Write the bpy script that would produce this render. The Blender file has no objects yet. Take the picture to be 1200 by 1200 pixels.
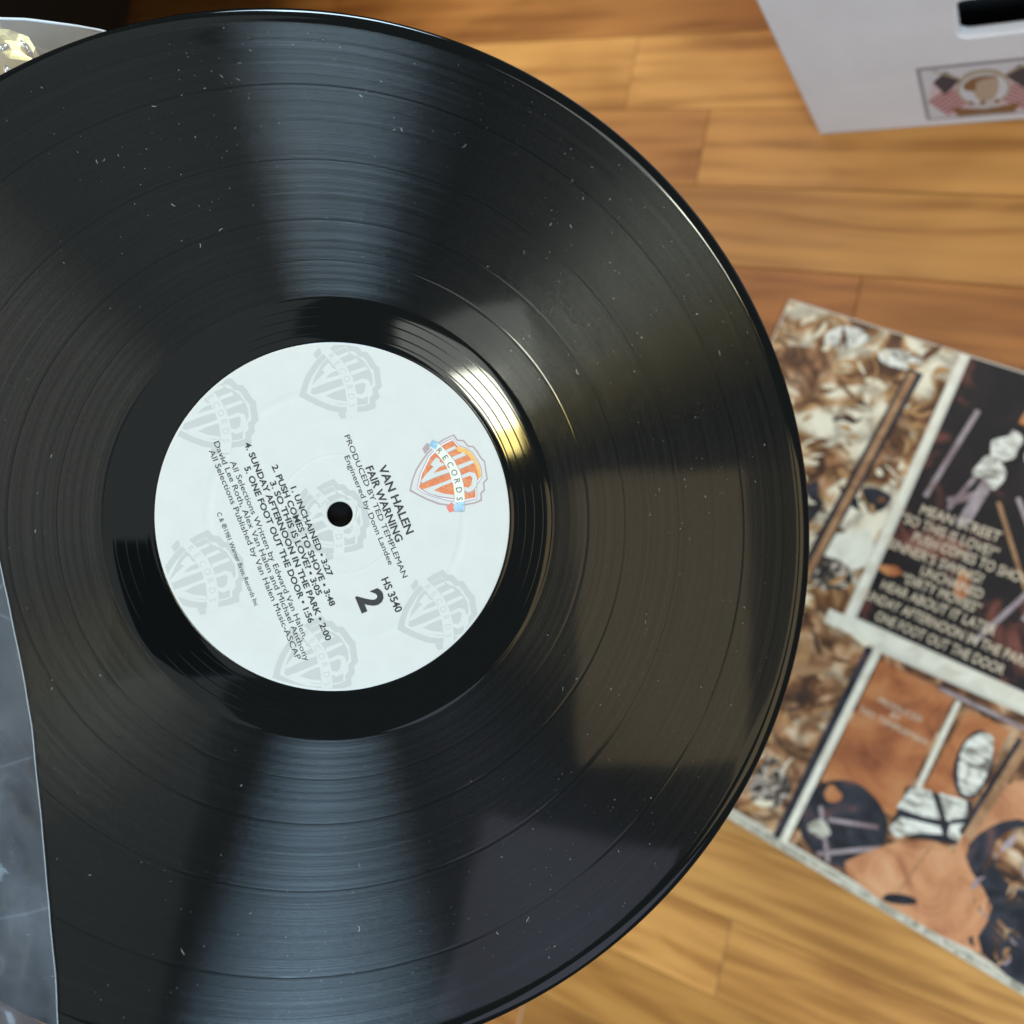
import bpy, bmesh, math, random
from mathutils import Vector, Matrix, noise
random.seed(11)
SC = bpy.context.scene
COL = SC.collection
MM = 0.001
PI = math.pi

# ------------------------------------------------------------------ camera, light, exposure
cam_data = bpy.data.cameras.new('camera')
cam = bpy.data.objects.new('camera', cam_data)
COL.objects.link(cam)
CAM_RIGHT = Vector((0.856141, 0.195679, -0.478260))
CAM_DOWN = Vector((0.196921, -0.979237, -0.048142))
CAM_FWD = Vector((-0.477750, -0.052963, -0.876898))
m = Matrix((CAM_RIGHT, -CAM_DOWN, -CAM_FWD)).transposed().to_4x4()
m.translation = (0, 0, 0.59686)
cam.matrix_world = m
cam_data.sensor_width = 36
cam_data.lens = 33.0
cam_data.clip_start = 0.01
cam_data.clip_end = 50
cam_data.dof.use_dof = True
cam_data.dof.focus_distance = 0.272
cam_data.dof.aperture_fstop = 9.2
SC.camera = cam

REC_C = Vector((-0.170164, -0.024427, 0.384999))      # centre of the record's upper face
RX = Vector((0.49873, -0.832283, -0.242018))           # along the label's lines of print
RY = Vector((0.567386, 0.524571, -0.634743))
RN = Vector((0.655241, 0.179248, 0.733845))

world = bpy.data.worlds.new('World')
SC.world = world
world.use_nodes = True
bg = world.node_tree.nodes['Background']
bg.inputs[0].default_value = (0.92, 1.0, 0.98, 1)
bg.inputs[1].default_value = 0.12


def area(name, loc, target, sx, sy, radiance, color):
    d = bpy.data.lights.new(name, 'AREA')
    d.shape = 'RECTANGLE'
    d.size, d.size_y = sx, sy
    d.color = color
    d.energy = radiance * math.pi * sx * sy
    o = bpy.data.objects.new(name, d)
    COL.objects.link(o)
    z = (Vector(loc) - Vector(target)).normalized()
    x = Vector((0, 0, 1)).cross(z).normalized()
    y = z.cross(x)
    mm = Matrix((x, y, z)).transposed().to_4x4()
    mm.translation = loc
    o.matrix_world = mm
    return o


area('window_light', (0.28, 1.80, 1.18), REC_C, 0.36, 0.62, 38.0, (0.62, 0.84, 1.0))
area('side_window_light', (1.12, -0.954, 1.474), REC_C, 0.66, 0.50, 30.0, (0.50, 0.76, 1.0))
area('lamp', (1.167, 0.735, 1.352), REC_C, 0.13, 0.13, 42.0, (0.97, 1.0, 0.80))
area('warm_lamp', (1.221, 0.672, 1.322), REC_C, 0.08, 0.07, 42.0, (1.0, 0.80, 0.26))
area('sheen_fill', (1.19, 0.851, 1.418), REC_C, 0.24, 0.30, 3.5, (0.95, 1.0, 0.92))  # added dim light for the grey sheen on the vinyl, not a known source
area('lit_wall', (1.40, 0.30, 1.00), REC_C, 0.60, 0.35, 2.0, (1.0, 0.77, 0.42))
area('pale_wall', (1.40, -0.42, 1.10), REC_C, 0.55, 0.55, 1.5, (0.72, 0.75, 1.0))
area('ceiling_bounce', (0.85, 0.45, 2.3), (0.85, 0.4501, 0), 1.1, 2.9, 0.5, (0.90, 1.0, 0.96))
area('overhead_fill', (-0.70, 0.30, 2.3), (-0.70, 0.3001, 0), 1.7, 2.0, 3.4, (1.0, 0.97, 0.90))  # added fill brightening floor and cover, kept out of the vinyl's reflections

SC.view_settings.view_transform = 'Standard'
SC.view_settings.look = 'None'
SC.view_settings.exposure = 0.15
SC.view_settings.gamma = 1.0
SC.render.engine = 'CYCLES'
SC.cycles.use_denoising = True
SC.cycles.max_bounces = 8
SC.cycles.transparent_max_bounces = 16
SC.cycles.sample_clamp_indirect = 4.0


# ------------------------------------------------------------------ helpers
def link(name, mesh, mats, parent=None, smooth=False):
    o = bpy.data.objects.new(name, mesh)
    COL.objects.link(o)
    for mt in (mats if isinstance(mats, (list, tuple)) else [mats]):
        mesh.materials.append(mt)
    if smooth:
        for p in mesh.polygons:
            p.use_smooth = True
    if parent is not None:
        o.parent = parent
    return o


def from_bm(name, bm, mats, parent=None, smooth=False):
    me = bpy.data.meshes.new(name)
    bm.normal_update()
    bm.to_mesh(me)
    bm.free()
    return link(name, me, mats, parent, smooth)


def thing(name, label, cat, matrix=None, group=None):
    o = bpy.data.objects.new(name, None)
    o.empty_display_size = 0.02
    COL.objects.link(o)
    if matrix is not None:
        o.matrix_world = matrix
    o['label'] = label
    o['category'] = cat
    if group:
        o['group'] = group
    return o


def frame(origin, x, y, z):
    mt = Matrix((x, y, z)).transposed().to_4x4()
    mt.translation = origin
    return mt


def add_box(bm, lo, hi, bevel=0.0):
    r = bmesh.ops.create_cube(bm, size=1.0)
    vs = r['verts']
    for v in vs:
        v.co = Vector([lo[i] + (v.co[i] + 0.5) * (hi[i] - lo[i]) for i in range(3)])
    if bevel:
        es = list({e for v in vs for e in v.link_edges})
        bmesh.ops.bevel(bm, geom=es, offset=bevel, segments=2, affect='EDGES', profile=0.5)


def lathe(profile, seg, closed=False):
    """profile: (r, z) list in metres -> bmesh of revolution"""
    bm = bmesh.new()
    rings = []
    cs = [(math.cos(2 * PI * k / seg), math.sin(2 * PI * k / seg)) for k in range(seg)]
    for r, z in profile:
        rings.append([bm.verts.new((r * c, r * s, z)) for c, s in cs])
    n = len(rings)
    for i in range(n if closed else n - 1):
        a, b = rings[i], rings[(i + 1) % n]
        for k in range(seg):
            k2 = (k + 1) % seg
            bm.faces.new((a[k], b[k], b[k2], a[k2]))
    return bm


def clip_circle(poly, rad, seg=96):
    out = list(poly)
    for k in range(seg):
        a = 2 * PI * (k + .5) / seg
        nx, ny = math.cos(a), math.sin(a)
        inp, out = out, []
        for i in range(len(inp)):
            p, q = inp[i - 1], inp[i]
            dp, dq = p[0] * nx + p[1] * ny - rad, q[0] * nx + q[1] * ny - rad
            if (dp <= 0) != (dq <= 0):
                t = dp / (dp - dq)
                out.append((p[0] + t * (q[0] - p[0]), p[1] + t * (q[1] - p[1])))
            if dq <= 0:
                out.append(q)
        if not out:
            return []
    return out


def flat_poly(bm, pts, z, mat=0):
    clean = []
    for p in pts:
        if not clean or (abs(p[0] - clean[-1][0]) + abs(p[1] - clean[-1][1])) > 1e-3:
            clean.append(p)
    if len(clean) > 2 and (abs(clean[0][0] - clean[-1][0]) + abs(clean[0][1] - clean[-1][1])) < 1e-3:
        clean.pop()
    if len(clean) < 3:
        return
    a = sum(clean[i - 1][0] * clean[i][1] - clean[i][0] * clean[i - 1][1] for i in range(len(clean)))
    if a < 0:
        clean.reverse()
    vs = [bm.verts.new((x * MM, y * MM, z * MM)) for x, y in clean]
    f = bm.faces.new(vs)
    f.material_index = mat
    f.normal_update()
    bmesh.ops.triangulate(bm, faces=[f], ngon_method='EAR_CLIP')


def smooth_closed(pts, n=4):
    """Catmull-Rom through a closed polygon"""
    out = []
    L = len(pts)
    for i in range(L):
        p0, p1, p2, p3 = (Vector(pts[(i + k - 1) % L]) for k in range(4))
        for j in range(n):
            t = j / n
            out.append(tuple(0.5 * ((2 * p1) + (p2 - p0) * t + (2 * p0 - 5 * p1 + 4 * p2 - p3) * t * t
                                    + (3 * p1 - p0 - 3 * p2 + p3) * t ** 3)))
    return out


def text_mesh(name, s, bold=0.0):
    cu = bpy.data.curves.new(name, 'FONT')
    cu.body = s
    cu.size = 1.0
    cu.offset = bold
    cu.resolution_u = 3
    o = bpy.data.objects.new(name, cu)
    COL.objects.link(o)
    dg = bpy.context.evaluated_depsgraph_get()
    me = bpy.data.meshes.new_from_object(o.evaluated_get(dg))
    bpy.data.objects.remove(o)
    bpy.data.curves.remove(cu)
    return me


_h = text_mesh('capital', 'H')
CAP = max(v.co.y for v in _h.vertices)
bpy.data.meshes.remove(_h)


def text_line(name, s, p0, p1, cap, z, mat, parent, bold=0.0):
    """text whose middle line runs from p0 to p1 (mm in the parent's plane), capitals cap mm high"""
    me = text_mesh(name, s, bold)
    xs = [v.co.x for v in me.vertices]
    x0, x1 = min(xs), max(xs)
    d = Vector(p1) - Vector(p0)
    e = d.normalized()
    up = Vector((-e.y, e.x))
    sx = d.length / (x1 - x0)
    sy = cap / CAP
    for v in me.vertices:
        a = (v.co.x - x0) * sx
        b = (v.co.y - CAP / 2) * sy
        q = Vector(p0) + e * a + up * b
        v.co = (q.x * MM, q.y * MM, z * MM)
    return link(name, me, mat, parent)


# ------------------------------------------------------------------ materials
def mat(name, color=(.8, .8, .8), rough=.5, spec=.5, **kw):
    mt = bpy.data.materials.new(name)
    mt.use_nodes = True
    b = mt.node_tree.nodes['Principled BSDF']
    b.inputs['Base Color'].default_value = (*color, 1)
    b.inputs['Roughness'].default_value = rough
    b.inputs['Specular IOR Level'].default_value = spec
    for k, v in kw.items():
        b.inputs[k.replace('_', ' ')].default_value = v
    return mt


class NT:
    def __init__(s, mt):
        s.t = mt.node_tree
        s.n = s.t.nodes
        s.b = s.n.get('Principled BSDF')

    def new(s, typ, **kw):
        nd = s.n.new(typ)
        for k, v in kw.items():
            setattr(nd, k, v)
        return nd

    def set(s, sock, v):
        if hasattr(v, 'is_output'):
            s.t.links.new(v, sock)
        else:
            sock.default_value = v

    def math(s, op, a, b=None, c=None, clamp=False):
        nd = s.new('ShaderNodeMath', operation=op)
        nd.use_clamp = clamp
        s.set(nd.inputs[0], a)
        if b is not None:
            s.set(nd.inputs[1], b)
        if c is not None:
            s.set(nd.inputs[2], c)
        return nd.outputs[0]

    def noise(s, vec=None, scale=5., detail=3., rough=.5, dist=0., dim='3D', w=None):
        nd = s.new('ShaderNodeTexNoise', noise_dimensions=dim)
        if vec is not None:
            s.set(nd.inputs['Vector'], vec)
        if w is not None:
            s.set(nd.inputs['W'], w)
        nd.inputs['Scale'].default_value = scale
        nd.inputs['Detail'].default_value = detail
        nd.inputs['Roughness'].default_value = rough
        nd.inputs['Distortion'].default_value = dist
        return nd.outputs[0]

    def ramp(s, fac, stops, interp='LINEAR'):
        nd = s.new('ShaderNodeValToRGB')
        cr = nd.color_ramp
        cr.interpolation = interp
        while len(cr.elements) < len(stops):
            cr.elements.new(.5)
        for e, (p, c) in zip(cr.elements, stops):
            e.position = p
            e.color = (*c, 1) if len(c) == 3 else c
        s.set(nd.inputs[0], fac)
        return nd.outputs[0]

    def mix(s, fac, a, b, typ='RGBA', blend='MIX'):
        nd = s.new('ShaderNodeMix', data_type=typ)
        if typ == 'RGBA':
            nd.blend_type = blend
        ins = [i for i in nd.inputs if i.enabled]
        s.set(ins[0], fac)
        s.set(ins[1], a)
        s.set(ins[2], b)
        return [o for o in nd.outputs if o.enabled][0]

    def maprange(s, v, a, b, c, d, smooth=False):
        nd = s.new('ShaderNodeMapRange')
        if smooth:
            nd.interpolation_type = 'SMOOTHSTEP'
        s.set(nd.inputs[0], v)
        for i, x in enumerate((a, b, c, d)):
            s.set(nd.inputs[i + 1], x)
        return nd.outputs[0]

    def bump(s, h, strength, dist, normal=None):
        nd = s.new('ShaderNodeBump')
        nd.inputs['Strength'].default_value = strength
        nd.inputs['Distance'].default_value = dist
        s.set(nd.inputs['Height'], h)
        if normal is not None:
            s.set(nd.inputs['Normal'], normal)
        return nd.outputs[0]


def vinyl_mat():
    mt = mat('vinyl', (.003, .0034, .0034), .3, .5)
    n = NT(mt)
    tc = n.new('ShaderNodeTexCoord').outputs['Object']
    sep = n.new('ShaderNodeSeparateXYZ')
    n.set(sep.inputs[0], tc)
    X, Y = sep.outputs[0], sep.outputs[1]
    r = n.math('SQRT', n.math('ADD', n.math('MULTIPLY', X, X), n.math('MULTIPLY', Y, Y)))
    groove = n.math('MULTIPLY', n.math('GREATER_THAN', r, .0636), n.math('LESS_THAN', r, .1462))
    fine = n.noise(dim='1D', w=r, scale=2600, detail=2, rough=.7)
    mid = n.noise(dim='1D', w=r, scale=520, detail=4, rough=.6)
    broad = n.noise(dim='1D', w=r, scale=90, detail=2, rough=.5)
    grit = n.noise(tc, 1700, 3, .7)
    cut = n.maprange(n.math('ADD', n.math('MULTIPLY', fine, .55), n.math('MULTIPLY', mid, .45)), .3, .7, .25, .78)
    h = n.math('MULTIPLY', n.math('ADD', cut, n.math('MULTIPLY', grit, 1.1)), groove)
    n.set(n.b.inputs['Roughness'], n.mix(groove, .045, .055, 'FLOAT'))
    n.set(n.b.inputs['Specular IOR Level'], n.mix(groove, .36, .18, 'FLOAT'))
    warp = n.noise(tc, 16, 2, .5)
    n.set(n.b.inputs['Normal'], n.bump(warp, .22, .0008))
    # groove walls: light is spread across the grooves, hardly along them
    gl = n.new('ShaderNodeBsdfAnisotropic')
    tan = n.new('ShaderNodeTangent', direction_type='RADIAL', axis='Z')
    n.set(gl.inputs['Tangent'], tan.outputs[0])
    gl.inputs['Anisotropy'].default_value = .87
    gl.inputs['Rotation'].default_value = 0.0
    n.set(gl.inputs['Roughness'], n.math('ADD', .20, n.math('MULTIPLY', n.math('SUBTRACT', n.math('ADD', mid, broad), 1.0), .08)))
    land = 1.0
    for rs_ in (.0745, .0865, .1046, .1273):
        near = n.maprange(n.math('ABSOLUTE', n.math('SUBTRACT', r, rs_)), .00010, .00028, .35, 1.0)
        land = near if land == 1.0 else n.math('MULTIPLY', land, near)
    k = n.math('MULTIPLY', n.math('MULTIPLY', groove, land), n.math('ADD', .002, n.math('MULTIPLY', cut, .036)))
    k = n.math('MULTIPLY', k, n.maprange(grit, .36, .66, .84, 1.2))
    cc = n.new('ShaderNodeCombineColor')
    for i_ in range(3):
        n.set(cc.inputs[i_], k)
    n.set(gl.inputs['Color'], cc.outputs[0])
    n.set(gl.inputs['Normal'], n.bump(h, .16, .00006))
    ad = n.new('ShaderNodeAddShader')
    n.t.links.new(n.b.outputs[0], ad.inputs[0])
    n.t.links.new(gl.outputs[0], ad.inputs[1])
    n.t.links.new(ad.outputs[0], n.n['Material Output'].inputs[0])
    return mt


def wood_mat():
    mt = mat('oiled_wood', (.4, .2, .07), .38, .28)
    n = NT(mt)
    oi = n.new('ShaderNodeObjectInfo')
    geo = n.new('ShaderNodeNewGeometry').outputs['Position']
    off = n.new('ShaderNodeCombineXYZ')
    n.set(off.inputs[2], n.math('MULTIPLY', oi.outputs['Random'], 9.0))
    n.set(off.inputs[0], n.math('MULTIPLY', oi.outputs['Random'], 3.0))
    add = n.new('ShaderNodeVectorMath', operation='ADD')
    n.set(add.inputs[0], geo)
    n.set(add.inputs[1], off.outputs[0])

    def mapped(sx, sy):
        mp = n.new('ShaderNodeMapping')
        n.set(mp.inputs[0], add.outputs[0])
        mp.inputs['Scale'].default_value = (sx, sy, 1)
        return mp.outputs[0]
    streak = n.noise(mapped(5, 75), 1, 5, .6, .5)
    flame = n.noise(mapped(4.5, 26), 1, 3, .55, 1.6)
    cloud = n.noise(mapped(7, 14), 1, 2, .5, .4)
    wv = n.new('ShaderNodeTexWave', wave_type='BANDS', bands_direction='Y')
    n.set(wv.inputs[0], mapped(2.2, 22))
    wv.inputs['Scale'].default_value = 1.1
    wv.inputs['Distortion'].default_value = 7.0
    wv.inputs['Detail'].default_value = 2.0
    wv.inputs['Detail Scale'].default_value = .8
    g = n.math('ADD', n.math('MULTIPLY', streak, .36), n.math('ADD', n.math('MULTIPLY', flame, .56), n.math('MULTIPLY', wv.outputs[1], .08)))
    tone = n.ramp(g, [(.25, (.42, .36, .30)), (.43, (.74, .68, .62)), (.53, (1, 1, 1)), (.75, (1.22, 1.25, 1.3))])
    c = n.mix(1.0, oi.outputs['Color'], tone, 'RGBA', 'MULTIPLY')
    t2 = n.ramp(cloud, [(.3, (.80, .74, .66)), (.7, (1.12, 1.14, 1.15))])
    c = n.mix(1.0, c, t2, 'RGBA', 'MULTIPLY')
    vor = n.new('ShaderNodeTexVoronoi', voronoi_dimensions='2D')
    n.set(vor.inputs['Vector'], mapped(5.5, 13))
    vor.inputs['Scale'].default_value = 1
    knot = n.maprange(n.math('ADD', vor.outputs['Distance'], n.math('MULTIPLY', cloud, .06)), .03, .10, .5, 0, True)
    hasknot = n.math('GREATER_THAN', oi.outputs['Random'], .90)
    c = n.mix(n.math('MULTIPLY', knot, hasknot), c, (.10, .035, .012, 1))
    n.set(n.b.inputs['Base Color'], c)
    n.set(n.b.inputs['Roughness'], n.math('ADD', .33, n.math('MULTIPLY', streak, .2)))
    n.set(n.b.inputs['Normal'], n.bump(streak, .15, .0004))
    return mt


def print_art(name, stops, scale, seed, stretch=(1, 1, 1), dist=1.6, rough=.42, cells=0, ink=(.03, .016, .01)):
    """flat printed colour: cloudy brush-like patches"""
    mt = mat(name, (.5, .5, .5), rough, .16)
    n = NT(mt)
    tc = n.new('ShaderNodeTexCoord').outputs['Object']
    mp = n.new('ShaderNodeMapping')
    n.set(mp.inputs[0], tc)
    mp.inputs['Location'].default_value = (seed * 1.37, seed * .61, seed)
    mp.inputs['Scale'].default_value = stretch
    a = n.noise(mp.outputs[0], scale, 4, .55, dist)
    c = n.ramp(a, stops)
    if cells:      # brushed outlines between rounded patches
        wob = n.new('ShaderNodeVectorMath', operation='MULTIPLY_ADD')
        nz_ = n.new('ShaderNodeTexNoise')
        n.set(nz_.inputs['Vector'], mp.outputs[0])
        nz_.inputs['Scale'].default_value = cells * 1.3
        n.set(wob.inputs[0], nz_.outputs['Color'])
        wob.inputs[1].default_value = (.55 / cells,) * 3
        n.set(wob.inputs[2], mp.outputs[0])
        vo = n.new('ShaderNodeTexVoronoi', feature='DISTANCE_TO_EDGE')
        n.set(vo.inputs['Vector'], wob.outputs[0])
        vo.inputs['Scale'].default_value = cells
        hair = n.noise(mp.outputs[0], cells * 5, 3, .6, 2.0)
        e = n.maprange(n.math('ADD', vo.outputs['Distance'], n.math('MULTIPLY', n.math('SUBTRACT', hair, .5), .40)), .0, .22, .55, 0, True)
        c = n.mix(e, c, (*ink, 1))
    n.set(n.b.inputs['Base Color'], c)
    return mt


M_VINYL = vinyl_mat()
M_WOOD = wood_mat()
M_JOINT = mat('floor_joint', (.045, .018, .007), .8)


def label_mat():
    mt = mat('label_paper', (.62, .64, .62), .42, .4)
    n = NT(mt)
    tc = n.new('ShaderNodeTexCoord').outputs['Object']
    a = n.noise(tc, 140, 3, .55)
    c = n.ramp(a, [(.3, (.49, .475, .435)), (.7, (.512, .497, .457))])
    n.set(n.b.inputs['Base Color'], c)
    n.set(n.b.inputs['Normal'], n.bump(n.noise(tc, 900, 3), .12, .00008))
    return mt


M_LABEL = label_mat()
M_WMARK = mat('watermark_ink', (.405, .395, .365), .45, .4)
M_INK = mat('black_ink', (.022, .022, .024), .45, .4)
M_TAUPE = mat('taupe_ink', (.33, .25, .245), .45, .4)
M_ORANGE = print_art('orange_ink', [(.35, (.54, .14, .06)), (.6, (.58, .22, .10))], 500, 1, rough=.45)
M_GOLD = print_art('yellow_ink', [(.35, (.64, .32, .09)), (.65, (.66, .42, .15))], 500, 2, rough=.45)
M_CREAM = mat('cream_ink', (.62, .60, .50), .45, .4)
M_BLUE = print_art('blue_ink', [(.4, (.20, .36, .46)), (.6, (.36, .48, .54))], 700, 3, rough=.45)
M_RED = mat('red_ink', (.62, .16, .12), .45, .4)
M_SHADEW = mat('lilac_white_ink', (.58, .57, .63), .45, .4)

# ------------------------------------------------------------------ setting: wooden floor
sub = bmesh.new()
add_box(sub, (-2.5, -2.2, -.03), (1.8, 2.2, -.0012))
floor = from_bm('floor', sub, M_JOINT)
floor['kind'] = 'structure'
floor['label'] = 'warm brown wooden strip floor under the record cover and the white box'

PITCH = .0511
TONES = [(.44, .215, .070), (.50, .26, .092), (.40, .185, .058), (.53, .29, .105), (.36, .155, .047), (.47, .235, .078)]
ROWTONE = {1: (.42, .19, .060), 2: (.37, .165, .052), 0: (.56, .295, .110), -1: (.46, .225, .080), -2: (.52, .265, .085),
           -3: (.42, .17, .050), -4: (.47, .215, .066), -9: (.52, .29, .105), -10: (.52, .295, .11), -11: (.50, .28, .10), -12: (.40, .21, .075), -13: (.34, .17, .06)}  # plank tones; the last two darkened to stand in for shade below the record
rngf = random.Random(4)
for row in range(-17, 9):
    y0 = .255 + PITCH * row
    x = -1.30 - rngf.random() * .3
    cuts = [x]
    while x < .55:
        x += .26 + rngf.random() * .30
        cuts.append(x)
    if row == 0:
        cuts = [c for c in cuts if abs(c + .30) > .16] + [-.3006]
        cuts.sort()
    for a, b in zip(cuts, cuts[1:]):
        bm = bmesh.new()
        h = rngf.uniform(-.00012, .00012)
        add_box(bm, (a + .0002, y0 + .0002, -.012), (b - .0002, y0 + PITCH - .0002, h), .0003)
        pl = from_bm('floor_plank', bm, M_WOOD, floor)
        t = ROWTONE.get(row) or rngf.choice(TONES)
        k = rngf.uniform(.88, 1.12)
        k *= .96
        pl.color = (t[0] * k, t[1] * k * .86 * rngf.uniform(.96, 1.04), t[2] * k * .60, 1)

# ------------------------------------------------------------------ the record
rec = thing('vinyl_record', 'black vinyl record with a white centre label, held tilted above the wooden floor', 'record',
            frame(REC_C, RX, RY, RN))
prof = [(3.62, -1.9), (3.62, -.6), (3.9, -.5), (49.6, -.5), (49.95, -.05), (50.35, -.03), (50.8, -.08)]
for r in (52.6, 54.9, 57.6, 60.3):
    prof += [(r - .45, -.10), (r - .25, -.10), (r - .16, -.10), (r - .05, -.092), (r + .05, -.092), (r + .16, -.10), (r + .25, -.10), (r + .45, -.10)]
prof += [(62.7, -.10), (63.1, -.13), (63.4, -.20), (64.0, -.21)]
for r in (74.5, 86.5, 104.6, 127.3):
    prof += [(r - 1.2, -.21), (r - .8, -.21), (r - .4, -.21), (r - .25, -.2195), (r + .25, -.2195), (r + .4, -.21), (r + .8, -.21), (r + 1.2, -.21)]
prof += [(138, -.215), (143.5, -.24), (145.6, -.26), (146.2, -.24), (146.8, -.13), (147.6, -.03), (148.6, .0), (149.5, -.03), (150.1, -.14),
         (150.55, -.36), (150.75, -.65), (150.8, -.95), (150.7, -1.3), (150.4, -1.6), (149.6, -1.85), (147.5, -1.9), (60, -1.9)]
bm = lathe([(r * MM, z * MM) for r, z in prof], 720, closed=True)
from_bm('disc', bm, M_VINYL, rec, smooth=True)

lp = [(3.62, -.7), (3.66, -.05), (4.1, .035), (4.6, .03), (16.5, .03), (16.75, .03), (16.95, -.05), (17.25, -.05), (17.45, .03), (17.7, .03), (34.3, .03), (34.8, .03), (35.25, -.06), (36.0, -.065),
      (36.75, -.06), (37.2, .03), (37.7, .03), (48.6, .03), (49.3, .02), (49.75, -.01), (49.9, -.05)]
bm = lathe([(r * MM, z * MM) for r, z in lp], 360)
label = from_bm('label', bm, M_LABEL, rec, smooth=True)
label['label'] = 'round white paper label with black print and an orange shield emblem'

TEXT = [
    ('VAN HALEN', (-8.61, 16.4), (12.66, 16.5), 2.35, .02),
    ('FAIR WARNING', (-9.73, 12.8), (13.63, 12.82), 2.15, .02),
    ('PRODUCED BY TED TEMPLEMAN', (-20.43, 10.36), (23.87, 10.32), 1.55, .0),
    ('Engineered by Donn Landee', (-14.85, 8.05), (18.86, 7.98), 1.5, .0),
    ('HS 3540', (21.78, 4.7), (32.31, 4.95), 2.1, .02),
    ('2', (23.5, -1.3), (28.6, -1.3), 6.8, .04),
    ('1. UNCHAINED \u2022 3:27', (-12.07, -9.25), (15.16, -9.15), 1.62, .022),
    ('2. PUSH COMES TO SHOVE \u2022 3:48', (-19.68, -11.75), (23.28, -11.7), 1.62, .022),
    ('3. SO THIS IS LOVE? \u2022 3:05', (-15.57, -13.95), (19.02, -13.94), 1.62, .022),
    ('4. SUNDAY AFTERNOON IN THE PARK \u2022 2:00', (-28.28, -16.32), (31.83, -16.36), 1.62, .022),
    ('5. ONE FOOT OUT THE DOOR \u2022 1:56', (-21.98, -18.88), (25.32, -18.9), 1.62, .022),
    ('All Selections Written by Edward Van Halen,', (-24.82, -21.9), (28.71, -22.05), 1.5, .0),
    ('David Lee Roth, Alex Van Halen and Michael Anthony', (-31.48, -23.95), (34.69, -23.9), 1.5, .0),
    ('All Selections Published by Van Halen Music-ASCAP', (-29.75, -26.0), (33.39, -25.95), 1.5, .0),
    ('C & \u21171981 Warner Bros. Records Inc', (-12.79, -30.65), (15.05, -30.75), 1.2, 0),
]
for s, a, b, cap, bold in TEXT:
    text_line('print_line', s, a, b, cap, .115, M_INK, label, bold)

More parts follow.
